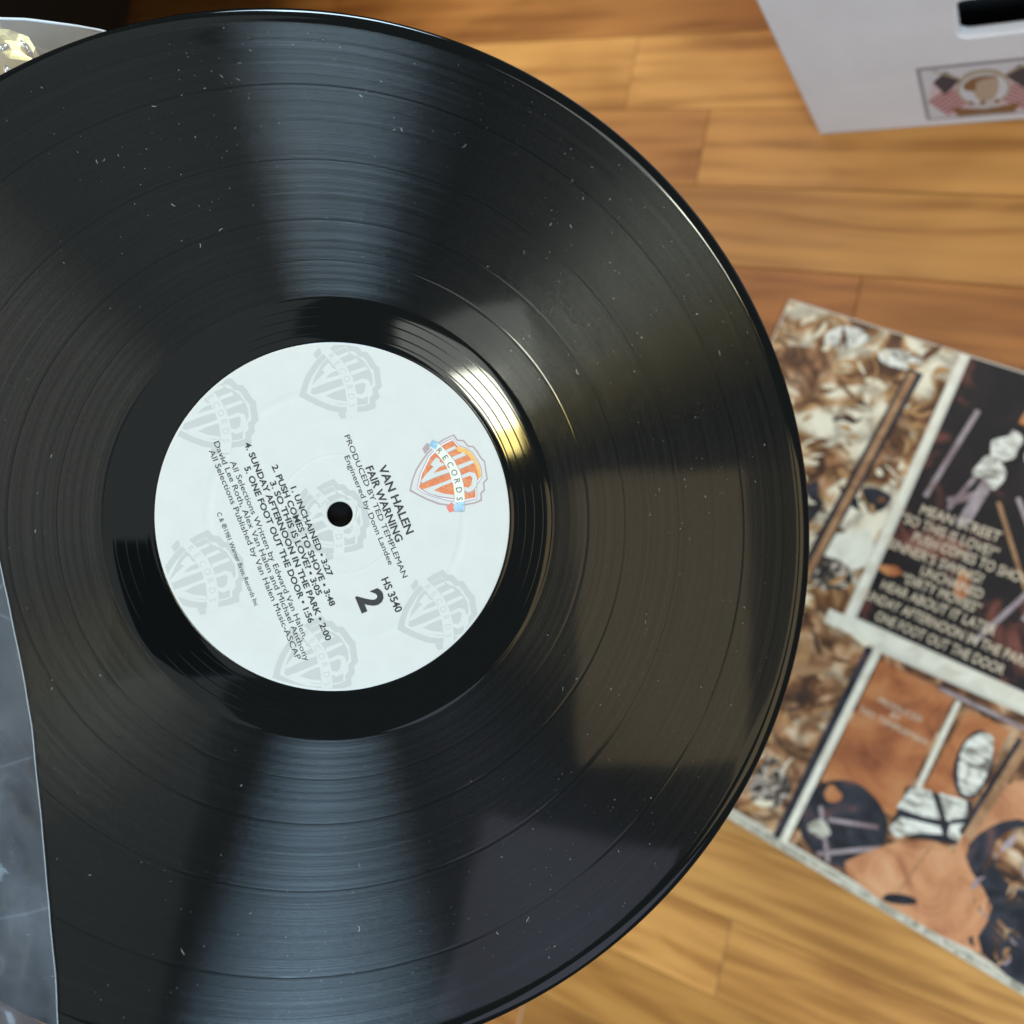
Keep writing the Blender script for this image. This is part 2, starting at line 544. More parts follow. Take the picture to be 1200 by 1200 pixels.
LOGO = {
    'outer': [(0.0, 0.0), (-2.43, 1.69), (-5.22, 4.2), (-7.15, 6.91), (-8.47, 9.1), (-10.17, 13.53), (-10.64, 15.52), (-10.78, 18.91), (-8.9, 19.38), (-8.14, 21.02), (-6.1, 21.71), (-5.43, 23.11), (-3.43, 23.68), (-1.23, 24.02), (-0.03, 24.64), (2.71, 23.91), (5.36, 23.3), (6.13, 21.76), (8.1, 21.2), (8.78, 19.79), (10.71, 19.12), (10.66, 16.61), (9.98, 13.54), (8.39, 9.21), (6.91, 6.53), (4.33, 3.77), (2.24, 1.92)],
    'inset': [(-0.19, 0.69), (-2.62, 2.38), (-4.86, 4.59), (-6.64, 7.07), (-8.15, 9.48), (-9.78, 13.74), (-10.25, 15.73), (-10.4, 18.45), (-8.55, 18.95), (-7.8, 20.62), (-5.75, 21.3), (-5.08, 22.7), (-3.14, 23.25), (-1.0, 23.55), (0.1, 24.15), (2.54, 23.5), (5.0, 22.92), (5.76, 21.4), (7.67, 20.83), (8.4, 19.4), (10.15, 18.75), (10.18, 16.61), (9.55, 13.78), (7.96, 9.46), (6.53, 7.02), (3.99, 4.2), (1.85, 2.29)],
    'field': [(0.11, 2.67), (-3.28, 5.03), (-7.26, 9.42), (-9.27, 14.12), (-9.61, 17.87), (-6.88, 18.95), (-5.43, 20.58), (-3.61, 21.78), (-0.92, 22.34), (1.34, 22.51), (4.03, 21.66), (5.58, 19.31), (7.46, 18.52), (9.33, 17.73), (8.7, 14.08), (6.76, 9.89), (4.33, 6.51), (1.87, 3.7)],
    'gold': [(-6.77, 17.79), (-6.88, 18.95), (-5.43, 20.58), (-3.61, 21.78), (-0.92, 22.34), (1.34, 22.51), (4.03, 21.66), (3.93, 20.71), (0.63, 21.4), (-3.6, 20.37), (-5.56, 18.12)],
    'letters': [
        [(-7.29, 14.67), (-7.46, 17.8), (-6.61, 17.86), (-6.4, 14.86)],
        [(-4.67, 15.8), (-4.77, 19.46), (-3.67, 19.84), (-3.62, 15.69)],
        [(-1.77, 16.25), (-1.72, 20.98), (-0.73, 21.41), (-0.53, 16.28)],
        [(1.37, 15.9), (1.3, 18.87), (2.26, 20.29), (3.79, 20.35), (5.86, 19.33), (6.77, 17.83), (6.84, 16.26), (5.73, 15.19), (4.77, 15.53), (5.55, 16.8), (5.06, 17.99), (3.27, 19.02), (2.45, 18.67), (2.28, 15.8)],
        [(-4.91, 8.85), (-6.3, 11.22), (-5.47, 11.97), (-4.6, 11.75), (-3.42, 13.05), (-3.22, 10.76), (-2.25, 8.71), (-1.95, 12.99), (-0.82, 13.07), (-1.02, 8.74), (-0.82, 4.41), (-1.52, 4.35), (-2.87, 6.77), (-4.0, 9.44)],
        [(1.01, 3.92), (1.26, 8.34), (1.26, 13.17), (2.28, 13.02), (2.17, 9.61), (2.45, 6.88), (4.45, 9.21), (5.91, 11.86), (6.86, 11.65), (4.68, 7.73), (2.75, 5.25)]],
    'band': [(-10.19, 10.64), (-11.33, 12.27), (-10.1, 13.36), (-6.84, 14.76), (-3.43, 15.83), (0.27, 16.23), (4.16, 15.71), (7.81, 14.59), (11.38, 12.95), (10.36, 10.05), (6.72, 11.85), (3.03, 12.84), (-0.38, 13.16), (-3.74, 12.91), (-7.14, 11.85)],
    'tip1': [(-11.45, 12.32), (-9.85, 13.53), (-8.33, 11.93), (-10.27, 10.62)],
    'tip2': [(8.16, 11.36), (8.96, 14.05), (11.37, 12.9), (10.31, 10.07)],
    'fold1': [(-10.15, 8.38), (-11.26, 10.32), (-10.57, 10.86), (-9.27, 10.4), (-8.46, 8.55)],
    'fold2': [(8.32, 8.36), (7.61, 10.65), (10.33, 10.11), (10.21, 8.59)],
}
RIBBON = [('R', (-7.75, 12.95), 21), ('E', (-5.25, 13.75), 15), ('C', (-2.75, 14.28), 8), ('O', (-.15, 14.55), 0), ('R', (2.5, 14.40), -8), ('D', (5.15, 13.85), -15), ('S', (7.6, 13.0), -21)]


def grow(poly, d):
    cx = sum(p[0] for p in poly) / len(poly)
    cy = sum(p[1] for p in poly) / len(poly)
    out = []
    for x, y in poly:
        k = math.hypot(x - cx, y - cy)
        out.append((x + (x - cx) / k * d, y + (y - cy) / k * d))
    return out


def offs(poly, t):
    return [(x + t[0], y + t[1]) for x, y in poly]


def ribbon_letters(bm, t, z, mi, clip=None, avoid=0):
    for ch, p, ang in RIBBON:
        me = text_mesh('letter', ch, .0)
        xs = [v.co.x for v in me.vertices]
        cx = (min(xs) + max(xs)) / 2
        ca, sa = math.cos(math.radians(ang)), math.sin(math.radians(ang))
        sc = 1.75 / CAP
        pts = []
        for v in me.vertices:
            a, b = (v.co.x - cx) * sc * .95, (v.co.y - CAP / 2) * sc
            pts.append((p[0] + t[0] + a * ca - b * sa, p[1] + t[1] + a * sa + b * ca))
        if (clip and any(math.hypot(*q) > clip for q in pts)) or (avoid and any(math.hypot(*q) < avoid for q in pts)):
            bpy.data.meshes.remove(me)
            continue
        vs = [bm.verts.new((x * MM, y * MM, z * MM)) for x, y in pts]
        for pl in me.polygons:
            f = bm.faces.new([vs[i] for i in pl.vertices])
            f.material_index = mi
        bpy.data.meshes.remove(me)


def cut_hole(bm, rad):
    """open the spindle hole in a flat print that spans it"""
    for it in range(3):
        es = [e for e in bm.edges if e.calc_length() > .0009 and min(v.co.xy.length for v in e.verts) < .012]
        if es:
            bmesh.ops.subdivide_edges(bm, edges=es, cuts=1)
            bmesh.ops.triangulate(bm, faces=bm.faces[:])
    bmesh.ops.delete(bm, geom=[v for v in bm.verts if v.co.xy.length < rad], context='VERTS')


# pale watermark shields
for i, t in enumerate([(-35.56, 2.07), (-38.37, -34.35), (1.44, -53.94), (35.36, -34.46), (36.9, 2.44), (.7, -16.67)]):
    bm = bmesh.new()

    def put(poly, z, mi):
        flat_poly(bm, clip_circle(offs(poly, t), 49.2), z, mi)
    put(LOGO['outer'], .045, 0)
    ins = [((x - 0) * .875 + 0.0, (y - 13) * .875 + 13) for x, y in LOGO['inset']]
    put(ins, .055, 1)
    fld = [(x * .93, (y - 13) * .93 + 13) for x, y in LOGO['field']]
    put(fld, .065, 0)
    for q in LOGO['letters']:
        put(q, .075, 1)
    put(LOGO['band'], .085, 1)
    put(LOGO['fold1'], .08, 0)
    put(LOGO['fold2'], .08, 0)
    ribbon_letters(bm, t, .095, 0, clip=49, avoid=4.5)
    if i == 5:
        cut_hole(bm, .0042)
    wmk = from_bm('watermark_emblem', bm, [M_WMARK, M_LABEL], label)

# coloured emblem
TIP = (1.17, 20.97)
bm = bmesh.new()
ems = [M_TAUPE, M_LABEL, M_ORANGE, M_GOLD, M_SHADEW, M_CREAM, M_BLUE, M_RED, M_INK]
for key, z, mi in (('outer', .045, 0), ('inset', .055, 1)):
    flat_poly(bm, offs(LOGO[key], TIP), z, mi)
flat_poly(bm, offs(grow(LOGO['field'], .35), TIP), .062, 0)
flat_poly(bm, offs(grow(LOGO['field'], .08), TIP), .068, 4)
flat_poly(bm, offs(grow(LOGO['field'], -.35), TIP), .074, 2)
flat_poly(bm, offs(LOGO['gold'], TIP), .080, 3)
for q in LOGO['letters']:
    flat_poly(bm, offs(grow(q, .22), (TIP[0] + .1, TIP[1] - .12)), .086, 0)
    flat_poly(bm, offs(q, TIP), .092, 1)
flat_poly(bm, offs(LOGO['fold1'], TIP), .096, 0)
flat_poly(bm, offs(LOGO['fold2'], TIP), .096, 7)
flat_poly(bm, offs(grow(LOGO['band'], .18), TIP), .100, 0)
flat_poly(bm, offs(LOGO['band'], TIP), .106, 5)
flat_poly(bm, offs(LOGO['tip1'], TIP), .112, 6)
flat_poly(bm, offs(LOGO['tip2'], TIP), .112, 6)
ribbon_letters(bm, TIP, .118, 8)
emb = from_bm('emblem', bm, ems, label)
emb['label'] = 'orange and yellow shield emblem with a ribbon reading RECORDS'

# ------------------------------------------------------------------ dust on the record
bm = bmesh.new()
rd = random.Random(9)


def fibre(cx, cy, L, w):
    a = rd.uniform(0, 2 * PI)
    pts = [Vector((cx, cy))]
    n = 2 if L < .7 else 4
    for k in range(n):
        a += rd.uniform(-.7, .7)
        pts.append(pts[-1] + Vector((math.cos(a), math.sin(a))) * L / n)
    rows = []
    for k, p in enumerate(pts):
        d = (pts[min(k + 1, n)] - pts[max(k - 1, 0)]).normalized()
        s = Vector((-d.y, d.x)) * w * (.5 if 0 < k < n else .25)
        q0, q1 = p + s, p - s
        rows.append([bm.verts.new((q0.x * MM, q0.y * MM, -.19 * MM)), bm.verts.new((p.x * MM, p.y * MM, (-.19 + w * .8) * MM)),
                     bm.verts.new((q1.x * MM, q1.y * MM, -.19 * MM))])
    for a_, b_ in zip(rows, rows[1:]):
        for k in range(2):
            bm.faces.new((a_[k], a_[k + 1], b_[k + 1], b_[k]))


for k in range(560):
    r = 64 + 81 * math.sqrt(rd.random())
    th = rd.uniform(0, 2 * PI)
    u = rd.random()
    L = rd.uniform(.10, .22) if u < .78 else (rd.uniform(.3, .7) if u < .97 else rd.uniform(.9, 2.0))
    fibre(r * math.cos(th), r * math.sin(th), L, rd.uniform(.06, .14))
for cx, cy, n_ in ((-128, 14, 34), (-110, 60, 20), (-60, 95, 22), (-100, -10, 18), (40, 100, 16), (80, 60, 12)):
    for k in range(n_):
        fibre(cx + rd.gauss(0, 11), cy + rd.gauss(0, 11), rd.choice((.12, .18, .2, .3, .6, 1.3)), rd.uniform(.05, .16))
for k in range(26):
    th = rd.uniform(0, 2 * PI)
    r = rd.uniform(52, 62)
    fibre(r * math.cos(th), r * math.sin(th), rd.uniform(.2, .6), .1)
dust = from_bm('dust', bm, mat('lint', (.48, .50, .49), .8, .2))
dust.matrix_world = frame(REC_C, RX, RY, RN)
dust['kind'] = 'stuff'
dust['label'] = 'pale specks of dust and lint scattered over the black record'
dust['category'] = 'dust'

# ------------------------------------------------------------------ printed cover lying on the floor
CU = Vector((0.978652, -0.205525, 0))
CV = Vector((0.205525, 0.978652, 0))
CZ = Vector((0, 0, 1))
cov = thing('record_cover', 'square printed card record cover in brown and cream lying on the floor beside the record', 'record cover',
            frame(Vector((-.159057, .134186, 0)), CU, CV, CZ))
M_BOARD = mat('cover_card', (.62, .56, .45), .5, .3)
bm = bmesh.new()
add_box(bm, (0, -.315, .0006), (.315, 0, .0025), .0006)
from_bm('board', bm, M_BOARD, cov)
CREAM, TANC, BRN, DRK = (.80, .69, .50), (.50, .27, .11), (.16, .065, .028), (.035, .022, .018)
A_CREAM = print_art('cream_print', [(.30, DRK), (.40, BRN), (.47, TANC), (.54, CREAM), (.72, (.86, .78, .62))], 30, 3, dist=1.0, cells=42, ink=(.10, .04, .016))
A_BROWN = print_art('brown_print', [(.32, DRK), (.44, BRN), (.52, (.40, .19, .085)), (.62, (.58, .38, .22)), (.75, (.70, .58, .44))], 42, 7, dist=1.5, cells=52)
A_DARK = print_art('dark_print', [(.40, (.012, .010, .011)), (.56, (.02, .014, .014)), (.64, (.16, .05, .035)), (.72, (.30, .16, .12))], 26, 12, dist=.8)
A_ORANGE = print_art('orange_print', [(.28, (.20, .055, .022)), (.5, (.42, .14, .05)), (.7, (.52, .22, .085))], 28, 5)
A_DOME = print_art('russet_print', [(.25, (.28, .085, .04)), (.5, (.55, .24, .11)), (.7, (.62, .32, .16))], 34, 9)
A_BLACK = print_art('black_print', [(.4, (.014, .014, .018)), (.62, (.035, .035, .045)), (.75, (.16, .07, .06))], 40, 4)
A_WHITE = print_art('white_print', [(.30, (.06, .045, .035)), (.44, (.46, .42, .34)), (.55, (.80, .75, .65))], 85, 8, (1, 2.2, 1))
A_BAR = print_art('cream_bar_print', [(.3, (.62, .54, .42)), (.6, (.80, .74, .60))], 60, 6)
A_STICK = print_art('tan_print', [(.3, (.22, .10, .045)), (.65, (.44, .24, .12))], 60, 2)
A_MESH = print_art('dark_stroke_print', [(.42, (.02, .018, .018)), (.5, (.10, .07, .05)), (.58, (.55, .45, .36))], 110, 10, dist=2.5)
A_SPINE = print_art('spine_print', [(.35, (.26, .23, .17)), (.6, (.58, .52, .41))], 120, 13)
A_LILAC = print_art('lilac_print', [(.3, (.20, .13, .13)), (.7, (.42, .34, .34))], 60, 15)
A_TXT = mat('cover_lettering', (.66, .52, .36), .35, .5)


def sheet(name, pts, z, mt, smooth=0):
    b = bmesh.new()
    if smooth:
        pts = smooth_closed(pts, smooth)
    flat_poly(b, pts, z, 0)
    return from_bm(name, b, mt, cov)


def bar_pts(a, b, w):
    d = (Vector(b) - Vector(a)).normalized() * w / 2
    nx, ny = -d.y, d.x
    return [(a[0] + nx, a[1] + ny), (b[0] + nx, b[1] + ny), (b[0] - nx, b[1] - ny), (a[0] - nx, a[1] - ny)]


sheet('printed_panel', [(1, -1), (106, -1), (109, -168), (134, -178), (132, -308), (1, -308)], 2.55, A_CREAM)
sheet('printed_panel', [(112, -1), (314, -1), (314, -162), (116, -165)], 2.55, A_DARK)
sheet('printed_panel', [(136, -178), (314, -172), (314, -308), (134, -308)], 2.55, A_BROWN)
sheet('printed_panel', [(1, -168), (106, -172), (130, -180), (128, -308), (1, -308)], 2.60, A_BROWN)
sheet('printed_panel', [(138, -182), (182, -182), (181, -262), (137, -264)], 2.60, A_ORANGE)
# loose brush shapes in the print
rs = random.Random(3)


def blob(cx, cy, rx, ry, rot, z, mt, wob=.18):
    pts = []
    for k in range(11):
        a = 2 * PI * k / 11
        q = 1 + rs.uniform(-wob, wob)
        x, y = rx * q * math.cos(a), ry * q * math.sin(a)
        pts.append((cx + x * math.cos(rot) - y * math.sin(rot), cy + x * math.sin(rot) + y * math.cos(rot)))
    return sheet('printed_shape', pts, z, mt, 3)


ZL = [2.65]


def nz():
    ZL[0] += .004
    return ZL[0]


for cx, cy, rx, ry, rot, mt in ((22, -44, 26, 19, .5, A_BROWN), (62, -92, 12, 22, -.4, A_BROWN), (92, -62, 9, 22, .2, A_BROWN),
                                (42, -12, 14, 6, .2, A_WHITE), (77, -14, 12, 5, .1, A_WHITE), (95, -98, 12, 7, .2, A_BLACK),
                                (58, -120, 10, 20, -.3, A_BLACK), (20, -100, 20, 26, .3, A_BAR), (96, -128, 14, 14, 0, A_BAR),
                                (92, -148, 13, 10, 0, A_MESH), (70, -196, 26, 20, .5, A_BROWN), (100, -200, 16, 11, .2, A_STICK),
                                (96, -245, 12, 20, .1, A_BROWN), (112, -282, 12, 16, .2, A_MESH), (40, -250, 24, 30, .4, A_STICK)):
    blob(cx, cy, rx, ry, rot, nz(), mt)
# dense loose brush strokes over the brown and cream parts of the print
rb = random.Random(21)
bm = bmesh.new()


def stroke(cx, cy, L, w, ang, bend, z, mi):
    up, dn = [], []
    for k in range(7):
        u = k / 6 - .5
        px, py = u * L, bend * (u * u - .08) * L
        ww = w * .5 * math.sqrt(max(0, 1 - (2 * u) ** 2)) + .05
        up.append((px, py + ww))
        dn.append((px, py - ww))
    ca, sa = math.cos(ang), math.sin(ang)
    flat_poly(bm, [(cx + x * ca - y * sa, cy + x * sa + y * ca) for x, y in up + dn[::-1]], z, mi)


for k in range(420):
    left = rb.random() < .62
    x_, y_ = (rb.uniform(4, 103), rb.uniform(-306, -4)) if left else (rb.uniform(222, 308), rb.uniform(-290, -190))
    if left and y_ < -180:
        x_ = rb.uniform(4, 122)
    flow = 2.2 * noise.noise(Vector((x_ * .03, y_ * .03, 4.4))) + .4
    tone_ = noise.noise(Vector((x_ * .045, y_ * .045, 9.1))) + rb.gauss(0, .35) + (.25 if y_ > -165 else -.1)
    mi = 0 if tone_ > .38 else 1 if tone_ > .12 else 2 if tone_ > -.2 else 3
    stroke(x_, y_, rb.uniform(5, 17), rb.uniform(1.0, 4.2) * (.6 if mi == 3 else 1), flow + rb.gauss(0, .35), rb.uniform(-1.1, 1.1), nz() if k % 60 == 0 else ZL[0] + .0002 * (k % 60 + 1) * .05, mi)
st_ = from_bm('brush_strokes', bm, [print_art('stroke_cream', [(.3, (.66, .54, .37)), (.7, CREAM)], 80, 31), print_art('stroke_tan', [(.3, (.30, .15, .06)), (.7, TANC)], 80, 32),
                                    print_art('stroke_brown', [(.3, (.07, .03, .013)), (.7, (.20, .085, .036))], 80, 33), print_art('stroke_dark', [(.3, (.015, .01, .009)), (.7, (.05, .03, .022))], 80, 34)], cov)
st_['kind'] = 'stuff'
nz()
sheet('printed_shape', bar_pts((88, -18), (78, -160), 9), nz(), A_BLACK)
sheet('printed_shape', bar_pts((87, -19.5), (79, -170), 4.2), nz(), A_STICK)
# criss-cross strokes on the dark panel
for a, b, w, mt in (((128, -28), (122, -84), 3, A_LILAC), ((150, -32), (136, -86), 2.6, A_LILAC), ((150, -52), (146, -92), 6.5, A_LILAC),
                    ((150, -70), (134, -82), 4.5, A_LILAC), ((166, -66), (196, -100), 2.5, A_LILAC), ((205, -60), (196, -128), 4, A_LILAC),
                    ((158, -72), (190, -112), 2.2, A_STICK), ((150, -24), (226, -30), 7, A_ORANGE), ((196, -100), (178, -150), 3, A_LILAC)):
    sheet('printed_shape', bar_pts(a, b, w), nz(), mt)
for cx, cy, rx, ry in ((150, -43, 7, 9), (147, -57, 7, 9), (168, -40, 7, 9)):
    blob(cx, cy, rx, ry, .2, nz(), A_WHITE, .35)
for cx, cy, rx, ry in ((160, -122, 4, 8), (122, -131, 7, 3)):
    blob(cx, cy, rx, ry, .2, nz(), A_ORANGE)
# lower panel shapes
blob(158, -281, 25, 26, 0, nz(), A_BLACK, .03)
for a, b, w in (((150, -283), (176, -272), 2.6), ((153, -305), (182, -282), 2.6), ((143, -278), (160, -306), 2.4)):
    sheet('printed_shape', bar_pts(a, b, w), nz(), A_LILAC)
blob(146, -268, 5, 5, 0, nz(), A_ORANGE)
blob(148, -290, 6, 6, 0, nz(), A_SPINE)
sheet('printed_shape', [(188, -186), (250, -184), (250, -250), (184, -252)], nz(), A_BROWN)
sheet('printed_shape', [(190, -186), (214, -186), (212, -236), (188, -238)], nz(), A_ORANGE)
sheet('printed_shape', [(216, -226), (262, -190), (300, -200), (300, -290), (228, -290)], nz(), A_DOME, 3)
blob(205, -213, 9.5, 20, .15, nz(), A_BLACK, .05)
sheet('printed_shape', [(197, -203), (202, -194.5), (208.5, -195), (213, -212), (212, -227), (205.6, -230), (198.5, -217)], nz(), A_WHITE, 4)
sheet('printed_shape', [(180, -242), (213, -232), (216, -258), (182, -272)], nz(), A_BLACK)
for p in ([(180, -256), (182, -242), (192, -237.5), (203, -250), (195, -253)], [(196, -236.5), (210, -233), (214, -241), (206, -249), (201, -243)],
          [(181, -269), (184, -260), (204, -253.5), (207, -257), (196, -263), (187, -272)], [(208, -250), (215, -244), (216, -257), (209.5, -256)]):
    sheet('printed_shape', p, nz(), A_WHITE)
sheet('printed_shape', bar_pts((222, -188), (217, -252), 7), nz(), A_BLACK)
sheet('printed_shape', bar_pts((223.5, -188), (218.5, -252), 5), nz(), A_STICK)
sheet('printed_shape', [(172, -307), (180, -284), (196, -268), (212, -262), (228, -270), (243, -281), (248, -307)], nz(), A_DOME, 3)
sheet('printed_shape', bar_pts((205, -264), (200, -300), 1.0), nz(), A_STICK)
blob(203, -303, 10, 3, .5, nz(), A_BLACK)
sheet('printed_shape', [(222, -262), (226, -240), (246, -226), (300, -235), (310, -306), (250, -306), (244, -280)], nz(), A_BLACK, 3)
blob(247, -247, 15, 17, .3, nz(), A_BROWN, .05)
bm = bmesh.new()
for k in range(110):
    x_, y_ = rb.uniform(232, 306), rb.uniform(-304, -234)
    stroke(x_, y_, rb.uniform(4, 13), rb.uniform(.8, 2.6), 1.9 + 1.6 * noise.noise(Vector((x_ * .03, y_ * .03, 2.2))) + rb.gauss(0, .3), rb.uniform(-.9, .9), nz() if k % 40 == 0 else ZL[0] + .00001 * (k % 40 + 1), rb.choice((0, 2, 2, 2, 3, 3)))
st_ = from_bm('brush_strokes', bm, [A_LILAC, A_BAR, A_BROWN, A_BLACK], cov)
st_['kind'] = 'stuff'
# pale dividing bars
for a, b, w in (((108.6, -.6), (111.8, -168), 4.2), ((134.5, -176), (132.6, -311), 4.6), ((100, -171.5), (314.4, -166), 9)):
    sheet('printed_bar', bar_pts(a, b, w), nz(), A_BAR)
sheet('printed_bar', bar_pts((129.8, -178), (128, -310), 4.4), nz(), A_BLACK)
sheet('printed_bar', bar_pts((184.5, -184), (185.5, -240), 3.0), nz(), A_BAR)
sheet('printed_bar', bar_pts((172, -182), (230, -182), 2.4), nz(), A_LILAC)
sheet('printed_bar', bar_pts((.6, -311.9), (314.4, -311.9), 4.2), nz(), A_SPINE)
CTEXT = [('MEAN STREET', (122.9, -91.41), (167.01, -90)), ('\u201cSO THIS IS LOVE?\u201d', (114.64, -99.75), (169.44, -99.0)),
         ('PUSH COMES TO SHOVE', (125.46, -107.6), (191.6, -106.4)), ("SINNER\u2019S SWING!", (114.32, -116.6), (168.14, -115.4)),
         ('UNCHAINED', (137.08, -124.05), (171.69, -123.4)), ('\u201cDIRTY MOVIES\u201d', (129.44, -132.0), (173.76, -131.4)),
         ('HEAR ABOUT IT LATER', (121.06, -140.6), (185.68, -139.4)), ('SUNDAY AFTERNOON IN THE PARK', (112.67, -149.9), (208.23, -148)),
         ('ONE FOOT OUT THE DOOR', (125.46, -158.8), (198.08, -157.5)), ('PRODUCED', (146.66, -203.6), (171.85, -203.2)),
         ('BY', (156, -208.2), (161.5, -208.1)), ('TED TEMPLEMAN', (139.02, -213.9), (179.75, -213.6))]
zt = nz() + .02
for i, (s, a, b) in enumerate(CTEXT):
    text_line('print_line', s, a, b, 5.6 if i < 9 else 3.6, zt, A_TXT, cov, .01 if i < 9 else 0.0)

# ------------------------------------------------------------------ white box
BU = Vector((0.996642, 0.081884, 0))
BIN = Vector((-0.081884, 0.996642, 0))           # into the box
box = thing('record_box', 'white cardboard box with a dark hand slot and printed flag emblem on the floor', 'box',
            frame(Vector((-.16285, .23811, 0)), BU, BIN, CZ))


def card_mat():
    mt = mat('white_card', (.70, .62, .59), .55, .35)
    n = NT(mt)
    tc = n.new('ShaderNodeTexCoord').outputs['Object']
    c = n.ramp(n.noise(tc, 22, 4, .6), [(.3, (.79, .705, .66)), (.7, (.86, .775, .73))])
    n.set(n.b.inputs['Base Color'], c)
    n.set(n.b.inputs['Normal'], n.bump(n.noise(tc, 60, 3), .12, .0008))
    return mt


M_CARD = card_mat()
M_CARDIN = mat('shaded_box_inside', (.05, .047, .043), .8)  # shade inside the box put into this dark colour
W, D, H, T = .345, .33, .262, .006
# front panel with a rounded hand slot cut through
sx0, sx1, sz0, sz1, rr = .0855, .190, .1008, .1345, .005
slot = []
for cx, cz, a0 in ((sx1 - rr, sz1 - rr, 0), (sx0 + rr, sz1 - rr, 90), (sx0 + rr, sz0 + rr, 180), (sx1 - rr, sz0 + rr, 270)):
    for k in range(5):
        a = math.radians(a0 + k * 22.5)
        slot.append((cx + rr * math.cos(a), cz + rr * math.sin(a)))
outer = [(W, sz1), (W, H), (sx1, H), (sx0, H), (0, H), (0, sz1), (0, sz0), (0, 0), (sx0, 0), (sx1, 0), (W, 0), (W, sz0)]
bm = bmesh.new()
es = []
for loop in (outer, slot):
    vs = [bm.verts.new((x, 0, z)) for x, z in loop]
    es += [bm.edges.new((vs[i - 1], vs[i])) for i in range(len(vs))]
bmesh.ops.triangle_fill(bm, edges=es, use_beauty=True)
g = bmesh.ops.extrude_face_region(bm, geom=bm.faces[:])
for v in [x for x in g['geom'] if isinstance(x, bmesh.types.BMVert)]:
    v.co.y += T
bmesh.ops.recalc_face_normals(bm, faces=bm.faces[:])
es = [e for e in bm.edges if e.is_manifold and e.calc_face_angle(0) > .6]
bmesh.ops.bevel(bm, geom=es, offset=.0012, segments=2, affect='EDGES')
from_bm('front_panel', bm, M_CARD, box)
for nm, lo, hi, mt in (('side_panel', (0, T, 0), (T, D - T, H), M_CARD), ('side_panel', (W - T, T, 0), (W, D - T, H), M_CARD),
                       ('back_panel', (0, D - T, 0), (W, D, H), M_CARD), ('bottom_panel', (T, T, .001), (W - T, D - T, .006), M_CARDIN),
                       ('shade_lid', (-.004, -.004, H), (W + .004, D + .004, H + .012), M_CARD)):  # unseen top added to keep the box interior dark
    bm = bmesh.new()
    add_box(bm, lo, hi, .0008)
    from_bm(nm, bm, mt, box)
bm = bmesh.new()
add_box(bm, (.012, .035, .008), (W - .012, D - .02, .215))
from_bm('packed_contents', bm, M_CARDIN, box)  # block behind the slot, in the same shade-dark colour

# printed emblem on the front: frame, two flags, oval medallion, ribbon
eo = bpy.data.objects.new('emblem_print', bpy.data.meshes.new('emblem_print'))
bm = bmesh.new()
E_M = [mat('grey_print', (.33, .28, .285), .5), mat('pale_print', (.68, .62, .60), .5), mat('navy_print', (.045, .042, .058), .5),
       mat('red_print', (.36, .07, .07), .5), mat('pink_print', (.70, .50, .48), .5),
       mat('sepia_print', (.26, .12, .045), .5), mat('tan_ring_print', (.45, .34, .22), .5), mat('skin_print', (.50, .35, .24), .5)]


def ep(pts, z, mi):
    flat_poly(bm, pts, z, mi)


def ell(cx, cy, rx, ry, n=28):
    return [(cx + rx * math.cos(2 * PI * k / n), cy + ry * math.sin(2 * PI * k / n)) for k in range(n)]


EX0, EX1, EZ0, EZ1 = 63.2, 126, 9.0, 75.0
ep([(EX0, EZ0), (EX1, EZ0), (EX1, EZ1), (EX0, EZ1)], .10, 0)
ep([(EX0 + 2, EZ0 + 2.2), (EX1 - 2, EZ0 + 2.2), (EX1 - 2, EZ1 - 3.2), (EX0 + 2, EZ1 - 3.2)], .15, 1)
for s in (1, -1):
    fx = lambda x: 94.3 + s * (x - 94.3)
    ep([(fx(x), y) for x, y in ((70.2, 57), (66.0, 33), (75.5, 11), (88, 24), (88.5, 42), (80.5, 66))], .20, 4)
    for k in range(6):
        u0 = k / 6
        p0 = Vector((66.3, 33)).lerp(Vector((75.5, 12)), u0)
        p1 = p0 + Vector((16.5, 21)) * .78
        q = bar_pts(p0, p1, 1.9)
        ep([(fx(x), y) for x, y in q], .24, 3)
    ep([(fx(x), y) for x, y in ((70.2, 57), (77.0, 68.5), (83.6, 57), (75.2, 41))], .28, 2)
    ep([(fx(x), y) for x, y in bar_pts((71, 71), (86, 56), 1.6)], .30, 6)
ep([(x, y) for x, y in ((80, 12), (94, 9.5 + 3), (109, 12), (112, 24), (94, 19), (77, 24))], .32, 5)
ep(ell(94.3, 59, 9.5, 8), .34, 6)
ep(ell(94.3, 44, 13.2, 20.5), .36, 6)
ep(ell(94.3, 44, 11.8, 18.6), .40, 1)
ep(smooth_closed([(86.5, 52), (90, 58), (97, 59), (101.5, 55), (101, 40), (98, 30), (92, 31), (89, 42)], 3), .44, 7)
ep(smooth_closed([(84.5, 50), (89, 58), (96, 60), (101.8, 57), (95, 56), (91, 52), (90.5, 44), (86.5, 44)], 3), .48, 5)
for cx in (87.5, 93.5, 100.5):
    ep(ell(cx, 28, 1.5, 2.6, 10), .5, 5)
for v in bm.verts:
    v.co = Vector((v.co.x, -v.co.z, v.co.y))
from_bm('emblem_print', bm, E_M, box)
bpy.data.objects.remove(eo)

# ------------------------------------------------------------------ clear plastic sleeve around the record's left side
slv = thing('plastic_sleeve', 'crinkled clear plastic inner sleeve slipped over the left side of the record', 'sleeve',
            frame(REC_C, RX, RY, RN))


